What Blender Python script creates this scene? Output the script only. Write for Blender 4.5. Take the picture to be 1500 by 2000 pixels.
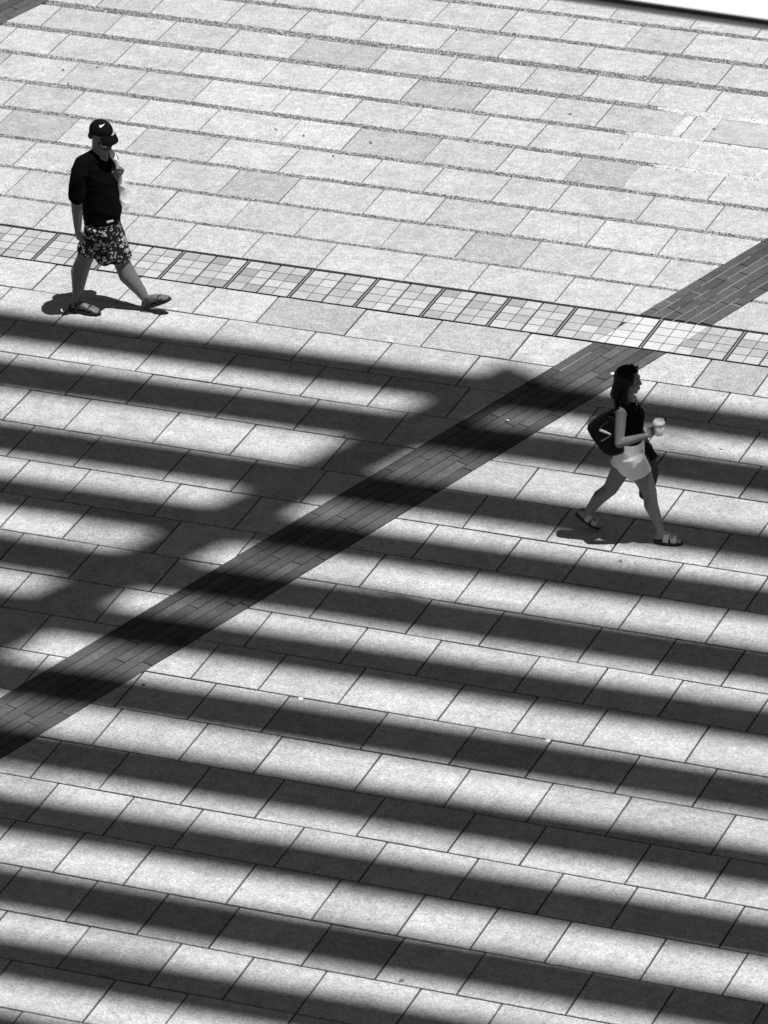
import bpy, bmesh, math, random
import numpy as np
from mathutils import Vector, Matrix

random.seed(7); rng = np.random.default_rng(7)
for o in list(bpy.data.objects): bpy.data.objects.remove(o)
scene = bpy.context.scene
COL = scene.collection

# ------------------------------------------------------------------ camera
CAM_H = 23.1217
F_PX = 11396.2                       # focal length in pixels of the 1500 x 2000 photograph
PITCH, YAW, ROLL = 0.49432679, -0.40498686, -0.04436436
OX, OY = -17.0, 39.5                 # the plaza point that becomes the world origin (camera foot at -OX, -OY)
def _axes():
    ca, sa = math.cos(PITCH), math.sin(PITCH); cb, sb = math.cos(YAW), math.sin(YAW)
    cc, sc = math.cos(ROLL), math.sin(ROLL)
    fw = np.array([sb*ca, cb*ca, -sa]); r = np.array([cb, -sb, 0.0]); u = np.cross(r, fw)
    return cc*r + sc*u, -sc*r + cc*u, fw
RIGHT, UP, FWD = _axes()
CAM = np.array([-OX, -OY, CAM_H])
cd = bpy.data.cameras.new('camera'); cam = bpy.data.objects.new('camera', cd); COL.objects.link(cam)
M = Matrix.Identity(4)
for i in range(3):
    M[i][0] = RIGHT[i]; M[i][1] = UP[i]; M[i][2] = -FWD[i]; M[i][3] = CAM[i]
cam.matrix_world = M
cd.sensor_fit = 'HORIZONTAL'; cd.sensor_width = 36.0; cd.lens = 36.0*F_PX/1500
cd.clip_start = 0.5; cd.clip_end = 2000
cd.dof.use_dof = True; cd.dof.focus_distance = 49.5; cd.dof.aperture_fstop = 7.0
scene.camera = cam
scene.render.resolution_x = 768; scene.render.resolution_y = 1024

# ------------------------------------------------------------------ sky, sun, exposure
SUN = np.array([0.297, -0.050, 1.0])              # towards the sun (x along the courses, y away)
sun_el = math.atan2(1.0, math.hypot(SUN[0], SUN[1]))
world = bpy.data.worlds.new('World'); scene.world = world; world.use_nodes = True
wn = world.node_tree.nodes; wl = world.node_tree.links; wn.clear()
sky = wn.new('ShaderNodeTexSky'); sky.sky_type = 'NISHITA'; sky.sun_disc = False
sky.sun_elevation = sun_el; sky.sun_rotation = math.radians(90) - math.atan2(SUN[1], SUN[0])
sky.air_density = 0.6; sky.dust_density = 0.1; sky.ozone_density = 1.0; sky.altitude = 0
bw = wn.new('ShaderNodeRGBToBW'); bg = wn.new('ShaderNodeBackground'); wo = wn.new('ShaderNodeOutputWorld')
bg.inputs['Strength'].default_value = 0.05       # a black and white photograph: the sky's light without its hue
wl.new(sky.outputs['Color'], bw.inputs['Color']); wl.new(bw.outputs['Val'], bg.inputs['Color'])
wl.new(bg.outputs['Background'], wo.inputs['Surface'])
ld = bpy.data.lights.new('sun', 'SUN'); ld.energy = 5.0; ld.angle = math.radians(0.53); ld.color = (1, 1, 1)
sun = bpy.data.objects.new('sun', ld); COL.objects.link(sun)
sun.rotation_euler = Vector(-SUN).to_track_quat('-Z', 'Y').to_euler(); sun.location = (20, 10, 60)
vs = scene.view_settings
vs.view_transform = 'Standard'; vs.look = 'None'; vs.gamma = 1.0; vs.use_curve_mapping = False
vs.exposure = 0.20

# ------------------------------------------------------------------ helpers
def ground_xy(x, y):                             # photo pixel -> point on the ground (world)
    d = (x-750)/F_PX*RIGHT - (y-1000)/F_PX*UP + FWD
    t = -CAM[2]/d[2]; p = CAM + d*t
    return np.array([p[0], p[1]])
def to_pix(p):
    q = np.asarray(p, float) - CAM; z = q @ FWD
    return 750 + F_PX*(q @ RIGHT)/z, 1000 - F_PX*(q @ UP)/z
def W(X, Y): return np.array([X-OX, Y-OY])       # survey coordinates -> world

def link(o, parent=None):
    COL.objects.link(o)
    if parent is not None: o.parent = parent
    return o
def mesh_of(name, v, f, m, smooth=False):
    me = bpy.data.meshes.new(name); me.from_pydata([tuple(map(float, p)) for p in v], [], [tuple(map(int, q)) for q in f]); me.update()
    if m: me.materials.append(m)
    if smooth: me.polygons.foreach_set('use_smooth', [True]*len(me.polygons))
    return me
def obj(name, me, parent=None, loc=None): 
    o = bpy.data.objects.new(name, me)
    if loc is not None: o.location = loc
    return link(o, parent)
def tag(o, label, cat, group=None):
    o['label'] = label; o['category'] = cat
    if group: o['group'] = group
    return o
def empty(name, loc=(0, 0, 0), rz=0.0):
    o = bpy.data.objects.new(name, None); o.location = loc; o.rotation_euler = (0, 0, rz); o.empty_display_size = 0.2
    return link(o)

def clip(poly, n, c):                            # keep n.p <= c
    out = []
    for i in range(len(poly)):
        a, b = poly[i], poly[(i+1) % len(poly)]
        da, db = n @ a - c, n @ b - c
        if da <= 0: out.append(a)
        if (da < 0 < db) or (db < 0 < da): out.append(a + (b-a)*(da/(da-db)))
    return out
def area(p):
    p = np.array(p); x, y = p[:, 0], p[:, 1]
    return 0.5*abs(np.dot(x, np.roll(y, -1)) - np.dot(y, np.roll(x, -1)))
def inset(poly, d):
    n = len(poly); out = []
    for i in range(n):
        p0, p1, p2 = poly[i-1], poly[i], poly[(i+1) % n]
        e1 = p1-p0; e2 = p2-p1
        e1 = e1/max(np.hypot(*e1), 1e-9); e2 = e2/max(np.hypot(*e2), 1e-9)
        n1 = np.array([-e1[1], e1[0]]); n2 = np.array([-e2[1], e2[0]])
        k = 1 + n1 @ n2
        out.append(p1 + (n1+n2)*d/max(k, 0.25))
    return out
def dedupe(poly, eps=2e-3):
    out = []
    for p in poly:
        if not out or np.hypot(*(p-out[-1])) > eps: out.append(p)
    while len(out) > 1 and np.hypot(*(out[0]-out[-1])) < eps: out.pop()
    return out
def prism(poly, ch=0.003, depth=0.016, wob=0.0):  # paving unit: flat top at z = 0, chamfered arris
    poly = dedupe(poly); n = len(poly)
    a = np.array(poly)
    if np.dot(a[:, 0], np.roll(a[:, 1], -1)) - np.dot(a[:, 1], np.roll(a[:, 0], -1)) < 0: poly = poly[::-1]
    top = inset(poly, ch)
    v = [(*p, 0) for p in top] + [(*p, -ch) for p in poly] + [(*p, -depth) for p in poly]
    f = [tuple(range(n))]
    for k in (0, n):
        for i in range(n):
            j = (i+1) % n; f.append((k+n+i, k+n+j, k+j, k+i))
    return v, f
def box_vf(x0, x1, y0, y1, z0, z1):
    v = [(x, y, z) for z in (z0, z1) for y in (y0, y1) for x in (x0, x1)]
    return v, [(0, 2, 3, 1), (4, 5, 7, 6), (0, 1, 5, 4), (2, 6, 7, 3), (0, 4, 6, 2), (1, 3, 7, 5)]
def merge(lst):
    V = []; F = []
    for v, f in lst:
        b = len(V); V += list(v); F += [tuple(i+b for i in q) for q in f]
    return V, F

# ------------------------------------------------------------------ materials
def mat(name, col=0.5, rough=0.8, spec=0.3):
    m = bpy.data.materials.new(name); m.use_nodes = True
    b = m.node_tree.nodes['Principled BSDF']
    b.inputs['Base Color'].default_value = (col, col, col, 1); b.inputs['Roughness'].default_value = rough
    b.inputs['Specular IOR Level'].default_value = spec
    return m, b, m.node_tree.nodes, m.node_tree.links
def math_n(N, L, op, a, b=None, clampv=False):
    n = N.new('ShaderNodeMath'); n.operation = op; n.use_clamp = clampv
    for i, v in enumerate((a, b)):
        if v is None: continue
        if isinstance(v, (int, float)): n.inputs[i].default_value = v
        else: L.new(v, n.inputs[i])
    return n.outputs[0]
def noise(N, L, vec, scale, detail=2.0, rough=0.55, dist=0.0):
    n = N.new('ShaderNodeTexNoise'); n.inputs['Scale'].default_value = scale
    n.inputs['Detail'].default_value = detail; n.inputs['Roughness'].default_value = rough
    n.inputs['Distortion'].default_value = dist
    L.new(vec, n.inputs['Vector']); return n.outputs['Fac']
def maprange(N, L, v, a, b, c, d):
    n = N.new('ShaderNodeMapRange'); n.clamp = True
    for i, x in enumerate((a, b, c, d)): n.inputs[i+1].default_value = x
    L.new(v, n.inputs[0]); return n.outputs[0]
def stone(name, base, rnd, dark=0.1, grain=0.46, blotch=0.16, stain=0.25, gscale=48, rough=0.88):
    m, b, N, L = mat(name, base, rough, 0.25)
    geo = N.new('ShaderNodeNewGeometry'); pos = geo.outputs['Position']
    oi = N.new('ShaderNodeObjectInfo')
    # every unit gets its own patch of grain
    comb = N.new('ShaderNodeVectorMath'); comb.operation = 'ADD'
    sc = N.new('ShaderNodeVectorMath'); sc.operation = 'SCALE'; sc.inputs[0].default_value = (37.0, 53.0, 0.0)
    L.new(oi.outputs['Random'], sc.inputs['Scale']); L.new(pos, comb.inputs[0]); L.new(sc.outputs[0], comb.inputs[1])
    vec = comb.outputs[0]
    g1 = maprange(N, L, noise(N, L, vec, gscale, 3.0, 0.75), 0.3, 0.7, 1-grain, 1+grain*0.62)
    g2 = maprange(N, L, noise(N, L, vec, gscale*0.33, 3.0, 0.6), 0.3, 0.7, 1-grain*0.35, 1+grain*0.3)
    bl = maprange(N, L, noise(N, L, vec, 4.5, 4.0, 0.6, 0.6), 0.3, 0.7, 1-blotch, 1+blotch*0.7)
    st = maprange(N, L, noise(N, L, vec, 9.0, 5.0, 0.7, 1.8), 0.60, 0.74, 1.0, 1-stain)
    big = maprange(N, L, noise(N, L, pos, 0.35, 2.0), 0.35, 0.65, 0.95, 1.04)
    sp = maprange(N, L, noise(N, L, vec, 60.0, 1.0), 0.71, 0.74, 1.0, 0.62)
    rv = maprange(N, L, oi.outputs['Random'], 0, 1, 1-rnd, 1+rnd)
    t = g1
    for k in (g2, bl, st, big, sp, rv): t = math_n(N, L, 'MULTIPLY', t, k)
    t = math_n(N, L, 'MULTIPLY', t, base)
    # a few units of a darker stone, gum spots and worn, dirtied drifts
    dk = maprange(N, L, oi.outputs['Random'], 0.055, 0.065, 1-dark, 1.0)
    vo = N.new('ShaderNodeTexVoronoi'); vo.inputs['Scale'].default_value = 1.35; L.new(pos, vo.inputs['Vector'])
    gum = maprange(N, L, vo.outputs['Distance'], 0.016, 0.026, 0.62, 1.0)
    dirt = maprange(N, L, noise(N, L, pos, 1.4, 5.0, 0.65, 1.2), 0.55, 0.75, 1.0, 0.87)
    for k in (dk, gum, dirt): t = math_n(N, L, 'MULTIPLY', t, k)
    t = math_n(N, L, 'MINIMUM', t, 0.8)
    L.new(t, b.inputs['Base Color'])
    bp = N.new('ShaderNodeBump'); bp.inputs['Strength'].default_value = 0.55; bp.inputs['Distance'].default_value = 0.004
    L.new(noise(N, L, vec, gscale*0.8, 3.0, 0.7), bp.inputs['Height']); L.new(bp.outputs[0], b.inputs['Normal'])
    return m
M_SLAB = stone('granite_slab', 0.46, 0.095, stain=0.30, dark=0.11)
M_PANEL = stone('granite_panel', 0.43, 0.03, grain=0.36, gscale=60)
M_TILE = stone('drain_tile', 0.40, 0.19, grain=0.22, blotch=0.1)
M_PALE = stone('pale_tile', 0.52, 0.05, grain=0.12, blotch=0.08, stain=0.1)
M_BRICK = stone('dark_brick', 0.088, 0.22, grain=0.34, blotch=0.2, stain=0.3)
M_GROUT = stone('grout', 0.03, 0.0, grain=0.4)
M_MORTAR = stone('light_mortar', 0.42, 0.0, grain=0.3)
M_CEMENT = stone('cement_smear', 0.64, 0.05, grain=0.3, blotch=0.15, stain=0.15)
M_STEEL = mat('drain_steel', 0.04, 0.5, 0.5)[0]
M_RIB = mat('drain_rib', 0.30, 0.6, 0.4)[0]
M_SLOT = mat('drain_slot', 0.02, 0.9, 0.1)[0]
def gravel_mat():
    m, b, N, L = mat('gravel_grains', 0.3, 0.9, 0.2)
    at = N.new('ShaderNodeAttribute'); at.attribute_name = 'tone'
    L.new(at.outputs['Fac'], b.inputs['Base Color']); return m
M_GRAVEL = gravel_mat()
M_GRAVELBED = stone('gravel_bed', 0.25, 0.0, grain=0.6, gscale=70)

# ------------------------------------------------------------------ the ground
ground = obj('ground', mesh_of('ground', [(-400, -400, -0.0145), (400, -400, -0.0145), (400, 400, -0.0145), (-400, 400, -0.0145)], [(0, 1, 2, 3)], M_GROUT))
ground['kind'] = 'structure'

# course lines, counted away from the drain (survey metres, y grows away from the camera)
Y_DT, Y_DB = 43.5402, 42.9251                        # the drain's far and near edge
up_lines = [44.1077 + 0.60806*k for k in range(0, 46)]   # gravel joints, nearest first
lo_lines = [42.3704 - 0.6*k for k in range(0, 60)]       # closed joints
up_w = [0.044, 0.056, 0.060, 0.072, 0.078, 0.078, 0.100, 0.118, 0.082, 0.080]
LENS = [0.58, 0.63, 0.68, 0.73, 0.84]
JOINTS = {  # surveyed cross joints (x), keyed by the near edge's index
 ('u', 9): [-21.13, -20.28, -19.55, -18.92, -18.24, -17.66],
 ('u', 8): [-23.06, -22.23, -21.55, -20.81, -19.97, -19.35, -18.51, -17.78, -17.09],
 ('u', 7): [-23.97, -23.29, -22.71, -22.03, -21.29, -20.45, -19.71, -18.88, -18.25, -17.58, -16.99],
 ('u', 6): [-24.18, -23.61, -22.9, -22.18, -21.34, -20.71, -19.88, -19.13, -18.45, -17.88, -17.03, -16.80, -15.96],
 ('u', 5): [-23.96, -23.22, -22.49, -21.8, -20.96, -20.23, -19.6, -18.92, -18.33, -17.5, -16.80, -16.08],
 ('u', 4): [-22.89, -22.2, -21.46, -20.62, -19.99, -19.16, -18.43, -17.75, -17.16, -16.33],
 ('u', 3): [-23.37, -22.67, -21.95, -21.1, -20.37, -19.53, -18.91, -18.23, -17.65, -16.81, -16.13],
 ('u', 2): [-22.84, -21.42, -20.73, -20.11, -19.27, -18.65, -17.81, -17.07, -16.38],
 ('u', 1): [-22.63, -21.1, -20.37, -19.69, -18.85, -18.12, -17.48, -16.8, -16.23],
 ('u', 0): [-22.07, -20.65, -19.97, -19.24, -18.39, -17.76, -16.93, -16.35],
 ('l', 0): [-21.53, -20.69, -19.95, -19.33, -18.48, -17.75, -16.91, -15.22, -14.66],
 ('l', 1): [-21.04, -20.21, -19.58, -18.74, -18.01, -17.18, -15.53, -14.86],
 ('l', 2): [-21.39, -20.81, -19.97, -19.24, -18.4, -17.77, -17.04, -15.85, -15.23, -14.38],
 ('l', 3): [-21.09, -20.37, -19.79, -18.94, -18.21, -17.38, -15.64, -15.02, -14.17],
 ('l', 4): [-20.69, -20.11, -19.27, -18.55, -17.7, -15.95, -15.32, -14.65, -13.8],
 ('l', 5): [-20.37, -19.74, -18.91, -18.28, -17.64, -16.18, -15.44, -14.87, -14.03],
 ('l', 6): [-20.14, -19.57, -18.73, -17.99, -16.39, -15.65, -15.07, -14.23, -13.5],
 ('l', 7): [-19.87, -19.29, -18.46, -16.62, -15.78, -15.2, -14.37, -13.63],
 ('l', 8): [-19.63, -18.95, -18.22, -16.81, -15.97, -15.34, -14.5, -13.87, -13.29],
 ('l', 9): [-19.28, -18.44, -17.13, -16.29, -15.65, -14.81, -14.23, -13.6, -12.87],
 ('l', 10): [-18.83, -17.33, -16.75, -16.06, -15.22, -14.6, -14.01, -13.17],
 ('l', 11): [-17.1, -16.47, -15.63, -14.89, -14.26, -13.53, -12.9],
 ('l', 12): [-17.65, -16.91, -16.28, -15.44, -14.7, -14.02, -13.38, -12.54],
 ('l', 13): [-17.9, -17.32, -16.63, -16.01, -15.17, -14.43, -13.85, -13.01, -12.38],
 ('l', 14): [-17.65, -17.01, -16.43, -15.59, -14.91, -14.17, -13.49, -12.9, -12.06],
 ('l', 15): [-17.15, -16.57, -15.73, -15.04, -14.36, -13.78, -13.2, -12.46, -11.83],
 ('l', 16): [-16.77, -16.19, -15.61, -14.87, -14.29, -13.65, -12.81, -12.18],
 ('l', 17): [-17.24, -16.56, -15.82, -15.24, -14.66, -13.92, -13.29],
 ('l', 18): [-16.92, -16.08, -15.5], ('l', 19): [-16.55]}
X_MIN, X_MAX = -52.0, 16.0
def fill_joints(known):
    rr = random.Random(len(known)*91 + int(abs(known[0])*100) if known else random.randint(0, 9999))
    if not known: known = [-17 + rr.uniform(-.4, .4)]
    out = [known[0]]
    for b in known[1:]:
        g = b - out[-1]
        if g > 1.0:
            k = max(2, round(g/0.70)); best = None
            for _ in range(300):
                c = [rr.choice(LENS) for _ in range(k)]
                if best is None or abs(sum(c)-g) < abs(sum(best)-g): best = c
            s = g/sum(best); x = out[-1]
            for q in best[:-1]: x += q*s; out.append(x)
        out.append(b)
    while out[0] > X_MIN: out.insert(0, out[0]-rr.choice(LENS))
    while out[-1] < X_MAX: out.append(out[-1]+rr.choice(LENS))
    return out

# the dark brick bands: direction, left edge, width
BD = np.array([0.3035, 0.9528]); BD /= np.hypot(*BD); BN = np.array([BD[1], -BD[0]])
BAND_O = np.array([-16.084, 43.556]); T0, T1 = -0.034, 0.612
SPAN = 9.62*BN[0]                                       # next band, perpendicular distance
BANDS = [(T0 + k*SPAN, T1 + k*SPAN) for k in (-3, -2, -1, 0, 1, 2)]
# make the far-left band meet the surveyed corner
_tl = (np.array([-24.381, 47.734]) - BAND_O) @ BN
BANDS = [(_tl-0.646+(k+1)*(T1-_tl), _tl+(k+1)*(T1-_tl)) for k in (-3, -2, -1, 0, 1, 2)]
BANDS = [(a, b) if i != 3 else (T0, T1) for i, (a, b) in enumerate(BANDS)]
def tcoord(p): return (p - BAND_O) @ BN

def split_bands(poly, gap=0.004):                       # the pieces of a unit lying outside every band
    pieces = []
    cuts = sorted(BANDS)
    lo = -1e9
    for a, b in cuts + [(1e9, 1e9)]:
        q = clip(poly, BN, BAND_O @ BN + a - gap)
        if lo > -1e8: q = clip(q, -BN, -(BAND_O @ BN + lo + gap)) if q else q
        if len(q) >= 3 and area(q) > 0.003: pieces.append(q)
        lo = b
    return pieces

slabs = []                                              # (poly, kind)
def course(y_near, y_far, key, gx=0.0076):
    js = fill_joints(JOINTS.get(key, []))
    for a, b in zip(js[:-1], js[1:]):
        p = [np.array(q) for q in ((a+gx, y_near), (b-gx, y_near), (b-gx, y_far), (a+gx, y_far))]
        cx = 0.5*(a+b); special = None
        if key == ('u', 6) and abs(cx+16.38) < 0.2: special = 'panel'
        for q in split_bands(p): slabs.append((q, special, len(q) == 4 and area(q) > 0.98*(b-a-2*gx)*(y_far-y_near)))
gl = 0.0092
course(lo_lines[0]+gl, Y_DB-0.012, ('l', 0))
for k in range(0, len(lo_lines)-1): course(lo_lines[k+1]+gl, lo_lines[k]-gl, ('l', k+1))
def upw(k): return up_w[k] if k < len(up_w) else 0.07
course(Y_DT+0.016, up_lines[0]-upw(0)/2, ('u', 0), 0.0055)
for k in range(0, len(up_lines)-1): course(up_lines[k]+upw(k)/2, up_lines[k+1]-upw(k+1)/2, ('u', k+1), 0.0055)

def vis_size(poly):
    c = np.mean(poly, axis=0); x, y = to_pix((c[0]-OX, c[1]-OY, 0))
    inside = -75 < x < 1575 and -75 < y < 2075
    d = np.hypot(c[0], c[1])
    return (area(poly)/(d*d)) if inside else 0.0
order = sorted(range(len(slabs)), key=lambda i: -vis_size(slabs[i][0]))
single = [i for i in order[:330] if vis_size(slabs[i][0]) > 0][:318]
cache = {}
rest = []; single_set = set(single); panel_poly = None
for i in range(len(slabs)):
    q, special, rect = slabs[i]
    if special:
        panel_poly = q; continue
    if i in single_set:
        c = np.mean(q, axis=0); key = None
        if rect and not special:
            a = np.array(q); key = (round(np.ptp(a[:, 0]), 2), round(np.ptp(a[:, 1]), 3))
        if key and key in cache: me = cache[key]
        else:
            v, f = prism([p-c for p in q], ch=0.0036)
            me = mesh_of('paving_slab', v, f, M_SLAB)
            if key: cache[key] = me
        o = obj('paving_slab', me, ground, (c[0]-OX, c[1]-OY, 0.0145-0.0145 + random.uniform(-.0022, .0022)))
        o.rotation_euler = (random.uniform(-.0022, .0022), random.uniform(-.0022, .0022), random.uniform(-.0030, .0030))
    else:
        v, f = prism([p-np.array([OX, OY]) for p in q], ch=0.0028); rest.append((v, f))
field = obj('paving_field', mesh_of('paving_field', *merge(rest), M_SLAB), ground); field['kind'] = 'stuff'

# gravel in the open joints (upper part of the plaza)
def inband(x, y, pad=0.0):
    t = (np.array([x, y]) - BAND_O) @ BN
    return any(a-pad < t < b+pad for a, b in BANDS)
bed = []; gv = []; gf = []; gt = []
CEM_X = {5: (-17.55, -14.5), 6: (-17.45, -14.5), 4: (-17.05, -14.8)}   # joints smeared with cement by the cover
for k, y in enumerate(up_lines[:24]):
    w = upw(k)
    segs = []; xs = np.arange(-30.0, -9.0, 0.02); ok = np.array([not inband(x, y, 0.01) for x in xs])
    st = None
    for x, g_ in zip(xs, ok):
        if g_ and st is None: st = x
        if not g_ and st is not None: segs.append((st, x)); st = None
    if st is not None: segs.append((st, xs[-1]))
    for a, b in segs:
        bed.append(box_vf(a-OX, b-OX, y-w/2-.002-OY, y+w/2+.002-OY, -0.014, -0.0055))
        if k > 10: continue
        n = int((b-a)*w/(0.0115**2)*0.9)
        px_ = rng.uniform(a, b, n); py_ = y + rng.uniform(-.5, .5, n)*(w+0.006)
        patch = np.sin(px_*3.1+k)*0.5 + np.sin(px_*7.7+2*k)*0.3 + np.sin(px_*1.3+5*k)*0.5
        for X, Y, pa in zip(px_, py_, patch):
            if k in CEM_X and CEM_X[k][0]+0.1 < X < CEM_X[k][1] and random.random() < 0.6: continue
            r = random.uniform(0.0045, 0.0105)
            h = r*random.uniform(0.6, 1.0); z = -0.0055 + h*0.5 + random.uniform(0, 0.004)
            a0 = random.uniform(0, 3.14); e = random.uniform(0.6, 1.0)
            bse = len(gv)
            for j in range(4):
                t = a0 + j*math.pi/2; s = r*(1 if j % 2 else e)
                gv.append((X-OX+s*math.cos(t), Y-OY+s*math.sin(t), z))
            gv.append((X-OX, Y-OY, z+h)); gv.append((X-OX, Y-OY, z-h))
            for j in range(4):
                gf.append((bse+j, bse+(j+1) % 4, bse+4)); gf.append((bse+(j+1) % 4, bse+j, bse+5))
            tone = random.choice((0.09, 0.14, 0.2, 0.26, 0.32)) if random.random() < 0.68-0.12*pa else random.uniform(0.4, 0.62)
            gt += [tone]*6
gb = obj('gravel_bed', mesh_of('gravel_bed', *merge(bed), M_GRAVELBED), ground); gb['kind'] = 'stuff'
gme = mesh_of('gravel', gv, gf, M_GRAVEL)
at = gme.attributes.new('tone', 'FLOAT', 'POINT'); at.data.foreach_set('value', gt)
go = obj('gravel', gme, ground); go['kind'] = 'stuff'

# pale cement smeared into the joints round the cover panel: lumpy low strips
def cement_strip(x0, x1, y0, y1, seed, nx=None):
    r = np.random.default_rng(seed); nx = nx or max(4, int((x1-x0)/0.03)); v = []; f = []
    for i in range(nx+1):
        x = x0 + (x1-x0)*i/nx
        fade = min(1, i/3, (nx-i)/3)
        ya = y0 + r.normal(0, .006); yb = y1 + r.normal(0, .006)
        mid = (ya+yb)/2
        ya = mid+(ya-mid)*(0.35+0.65*fade); yb = mid+(yb-mid)*(0.35+0.65*fade)
        zz = 0.0022 + abs(r.normal(0, .0012))
        v += [(x-OX, ya-OY, -0.004), (x-OX, ya+(yb-ya)*.2-OY, zz), (x-OX, ya+(yb-ya)*.8-OY, zz), (x-OX, yb-OY, -0.004)]
    for i in range(nx):
        for j in range(3): f.append((i*4+j, i*4+4+j, i*4+5+j, i*4+1+j))
    return v, f
cem = []
for k, (a, b) in CEM_X.items():
    cem.append(cement_strip(a, min(b, -15.2), up_lines[k]-upw(k)*(0.75 if k == 5 else 0.5), up_lines[k]+upw(k)*0.55, k))
cem.append(cement_strip(-17.14, -17.03, up_lines[5]+0.02, up_lines[6]-.02, 40, 12))
cem.append(cement_strip(-16.816, -16.792, up_lines[5]-0.02, up_lines[6]+.03, 41, 8))
cem.append(cement_strip(-16.812, -16.796, up_lines[4]+0.03, up_lines[5]-.03, 42, 8))
cem.append(cement_strip(-16.10, -16.02, up_lines[4]+0.03, up_lines[5]-.03, 43, 10))
cem.append(cement_strip(-17.165, -17.152, up_lines[3]+0.03, up_lines[4]-.03, 44, 8))
cem.append(cement_strip(-17.51, -17.495, up_lines[4]+0.03, up_lines[5]-.03, 45, 8))
cs = obj('cement_smear', mesh_of('cement_smear', *merge(cem), M_CEMENT, True), ground); cs['kind'] = 'stuff'

# the inspection cover whose tray is filled with a piece of the paving
pa = np.array(panel_poly); pc = pa.mean(axis=0)
acc = empty('access_cover', (pc[0]-OX, pc[1]-OY, 0))
tag(acc, 'rectangular access cover filled with rough stone, edged with pale cement', 'access cover')
obj('infill_slab', mesh_of('infill_slab', *prism(inset([p-pc for p in panel_poly], 0.012), ch=0.003), M_PANEL), acc)
x0, x1 = pa[:, 0].min()-pc[0], pa[:, 0].max()-pc[0]; y0, y1 = pa[:, 1].min()-pc[1], pa[:, 1].max()-pc[1]
obj('frame_bar', mesh_of('frame_bar', *box_vf(x0, x1, y0, y0+.007, -.012, .001), M_STEEL), acc)
obj('frame_rim', mesh_of('frame_rim', *merge([box_vf(x0, x1, y1-.007, y1, -.012, .001), box_vf(x0, x0+.007, y0+.007, y1-.007, -.012, .001), box_vf(x1-.007, x1, y0+.007, y1-.007, -.012, .001)]), M_CEMENT), acc)

# ------------------------------------------------------------------ brick bands
ROWS = 6
BJ = {0: [-6.94, -7.91], 1: [-5.76, -6.72, -8.39], 2: [-6.02, -7.05, -6.33, -7.74], 3: [-5.69, -6.64, -7.34, -8.05], 4: [-6.12, -6.83, -7.79, -8.49], 5: [-6.78, -7.25, -8.23, -8.70]}
def brick_band(ti, name, label, s_lo, s_hi, known, breaks):
    t0, t1 = BANDS[ti]; rw = (t1-t0)/ROWS
    org = BAND_O - np.array([OX, OY])
    root_v = [tuple((org + BD*s + BN*t)) + (-0.0135,) for s, t in ((s_lo, t0-.003), (s_hi, t0-.003), (s_hi, t1+.003), (s_lo, t1+.003))]
    root = obj(name, mesh_of(name, root_v, [(3, 2, 1, 0)], M_GROUT)); root['kind'] = 'structure'
    bedv = []
    for r in range(ROWS):
        rr = random.Random(100*ti+r)
        js = sorted(known.get(r, [])) or [rr.uniform(-3, -2)]
        out = [js[0]]
        for b in js[1:]:
            while b-out[-1] > 1.05: out.append(out[-1]+rr.choice((0.48, 0.62, 0.72)))
            if b-out[-1] > 0.2: out.append(b)
        while out[0] > s_lo: out.insert(0, out[0]-rr.choice((0.36, 0.48, 0.72, 0.72, 0.96)))
        while out[-1] < s_hi: out.append(out[-1]+rr.choice((0.36, 0.48, 0.72, 0.72, 0.96)))
        g = 0.0044
        for a, b in zip(out[:-1], out[1:]):
            a, b = max(a, s_lo), min(b, s_hi)
            if b-a < 0.03: continue
            ta, tb = t0+r*rw, t0+(r+1)*rw
            poly = [BAND_O + BD*s + BN*t for s, t in ((a+g, ta+g), (a+g, tb-g), (b-g, tb-g), (b-g, ta+g))]
            for lo, hi in breaks:
                q = clip(clip(poly, np.array([0., 1.]), hi), np.array([0., -1.]), -lo)
                if len(q) < 3 or area(q) < 0.0015: continue
                c = np.mean(q, axis=0)
                v, f = prism([p-c for p in q], ch=0.0016, depth=0.0140)
                o = obj('brick', mesh_of('brick', v, f, M_BRICK), root, (c[0]-OX, c[1]-OY, random.uniform(-.0010, .0014)))
    return root
b_main = brick_band(3, 'brick_band', None, -11.2, 4.2, BJ, [(Y_DT+0.014, 99), (-99, Y_DB-0.012)])
b_far = brick_band(2, 'brick_band', None, 0.4, 4.6, {}, [(Y_DT+0.014, 99), (-99, Y_DB-0.012)])
# pale mortar squeezed into a few of the brick joints above and just below the drain
mor = []
t0, t1 = BANDS[3]; rw = (t1-t0)/ROWS; org = BAND_O-np.array([OX, OY])
for r, s0, s1 in ((1, .02, .45), (2, 0.0, .30), (2, .5, .75), (3, -.03, .42), (4, -.05, 1.0), (5, -.08, 0.75), (5, .9, 1.5), (1, .75, 1.5), (3, .7, 1.9), (2, 1.0, 1.8), (1, -1.3, -.85)):
    t = t0+r*rw
    p = [org+BD*s+BN*q for s, q in ((s0, t-.0030), (s0, t+.0030), (s1, t+.0024), (s1, t-.0024))]
    mor.append(([(*a, 0.0019) for a in p], [(0, 1, 2, 3)][::1]))
for r, s in ((0, .33), (1, .62), (5, .62)):
    t = t0+r*rw
    p = [org+BD*a+BN*b for a, b in ((s-.003, t), (s-.003, t+rw), (s+.003, t+rw), (s+.003, t))]
    mor.append(([(*a, 0.0021) for a in p], [(0, 1, 2, 3)]))
mo = obj('mortar', mesh_of('mortar', *merge(mor), M_MORTAR), b_main); mo['kind'] = 'stuff'

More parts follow.
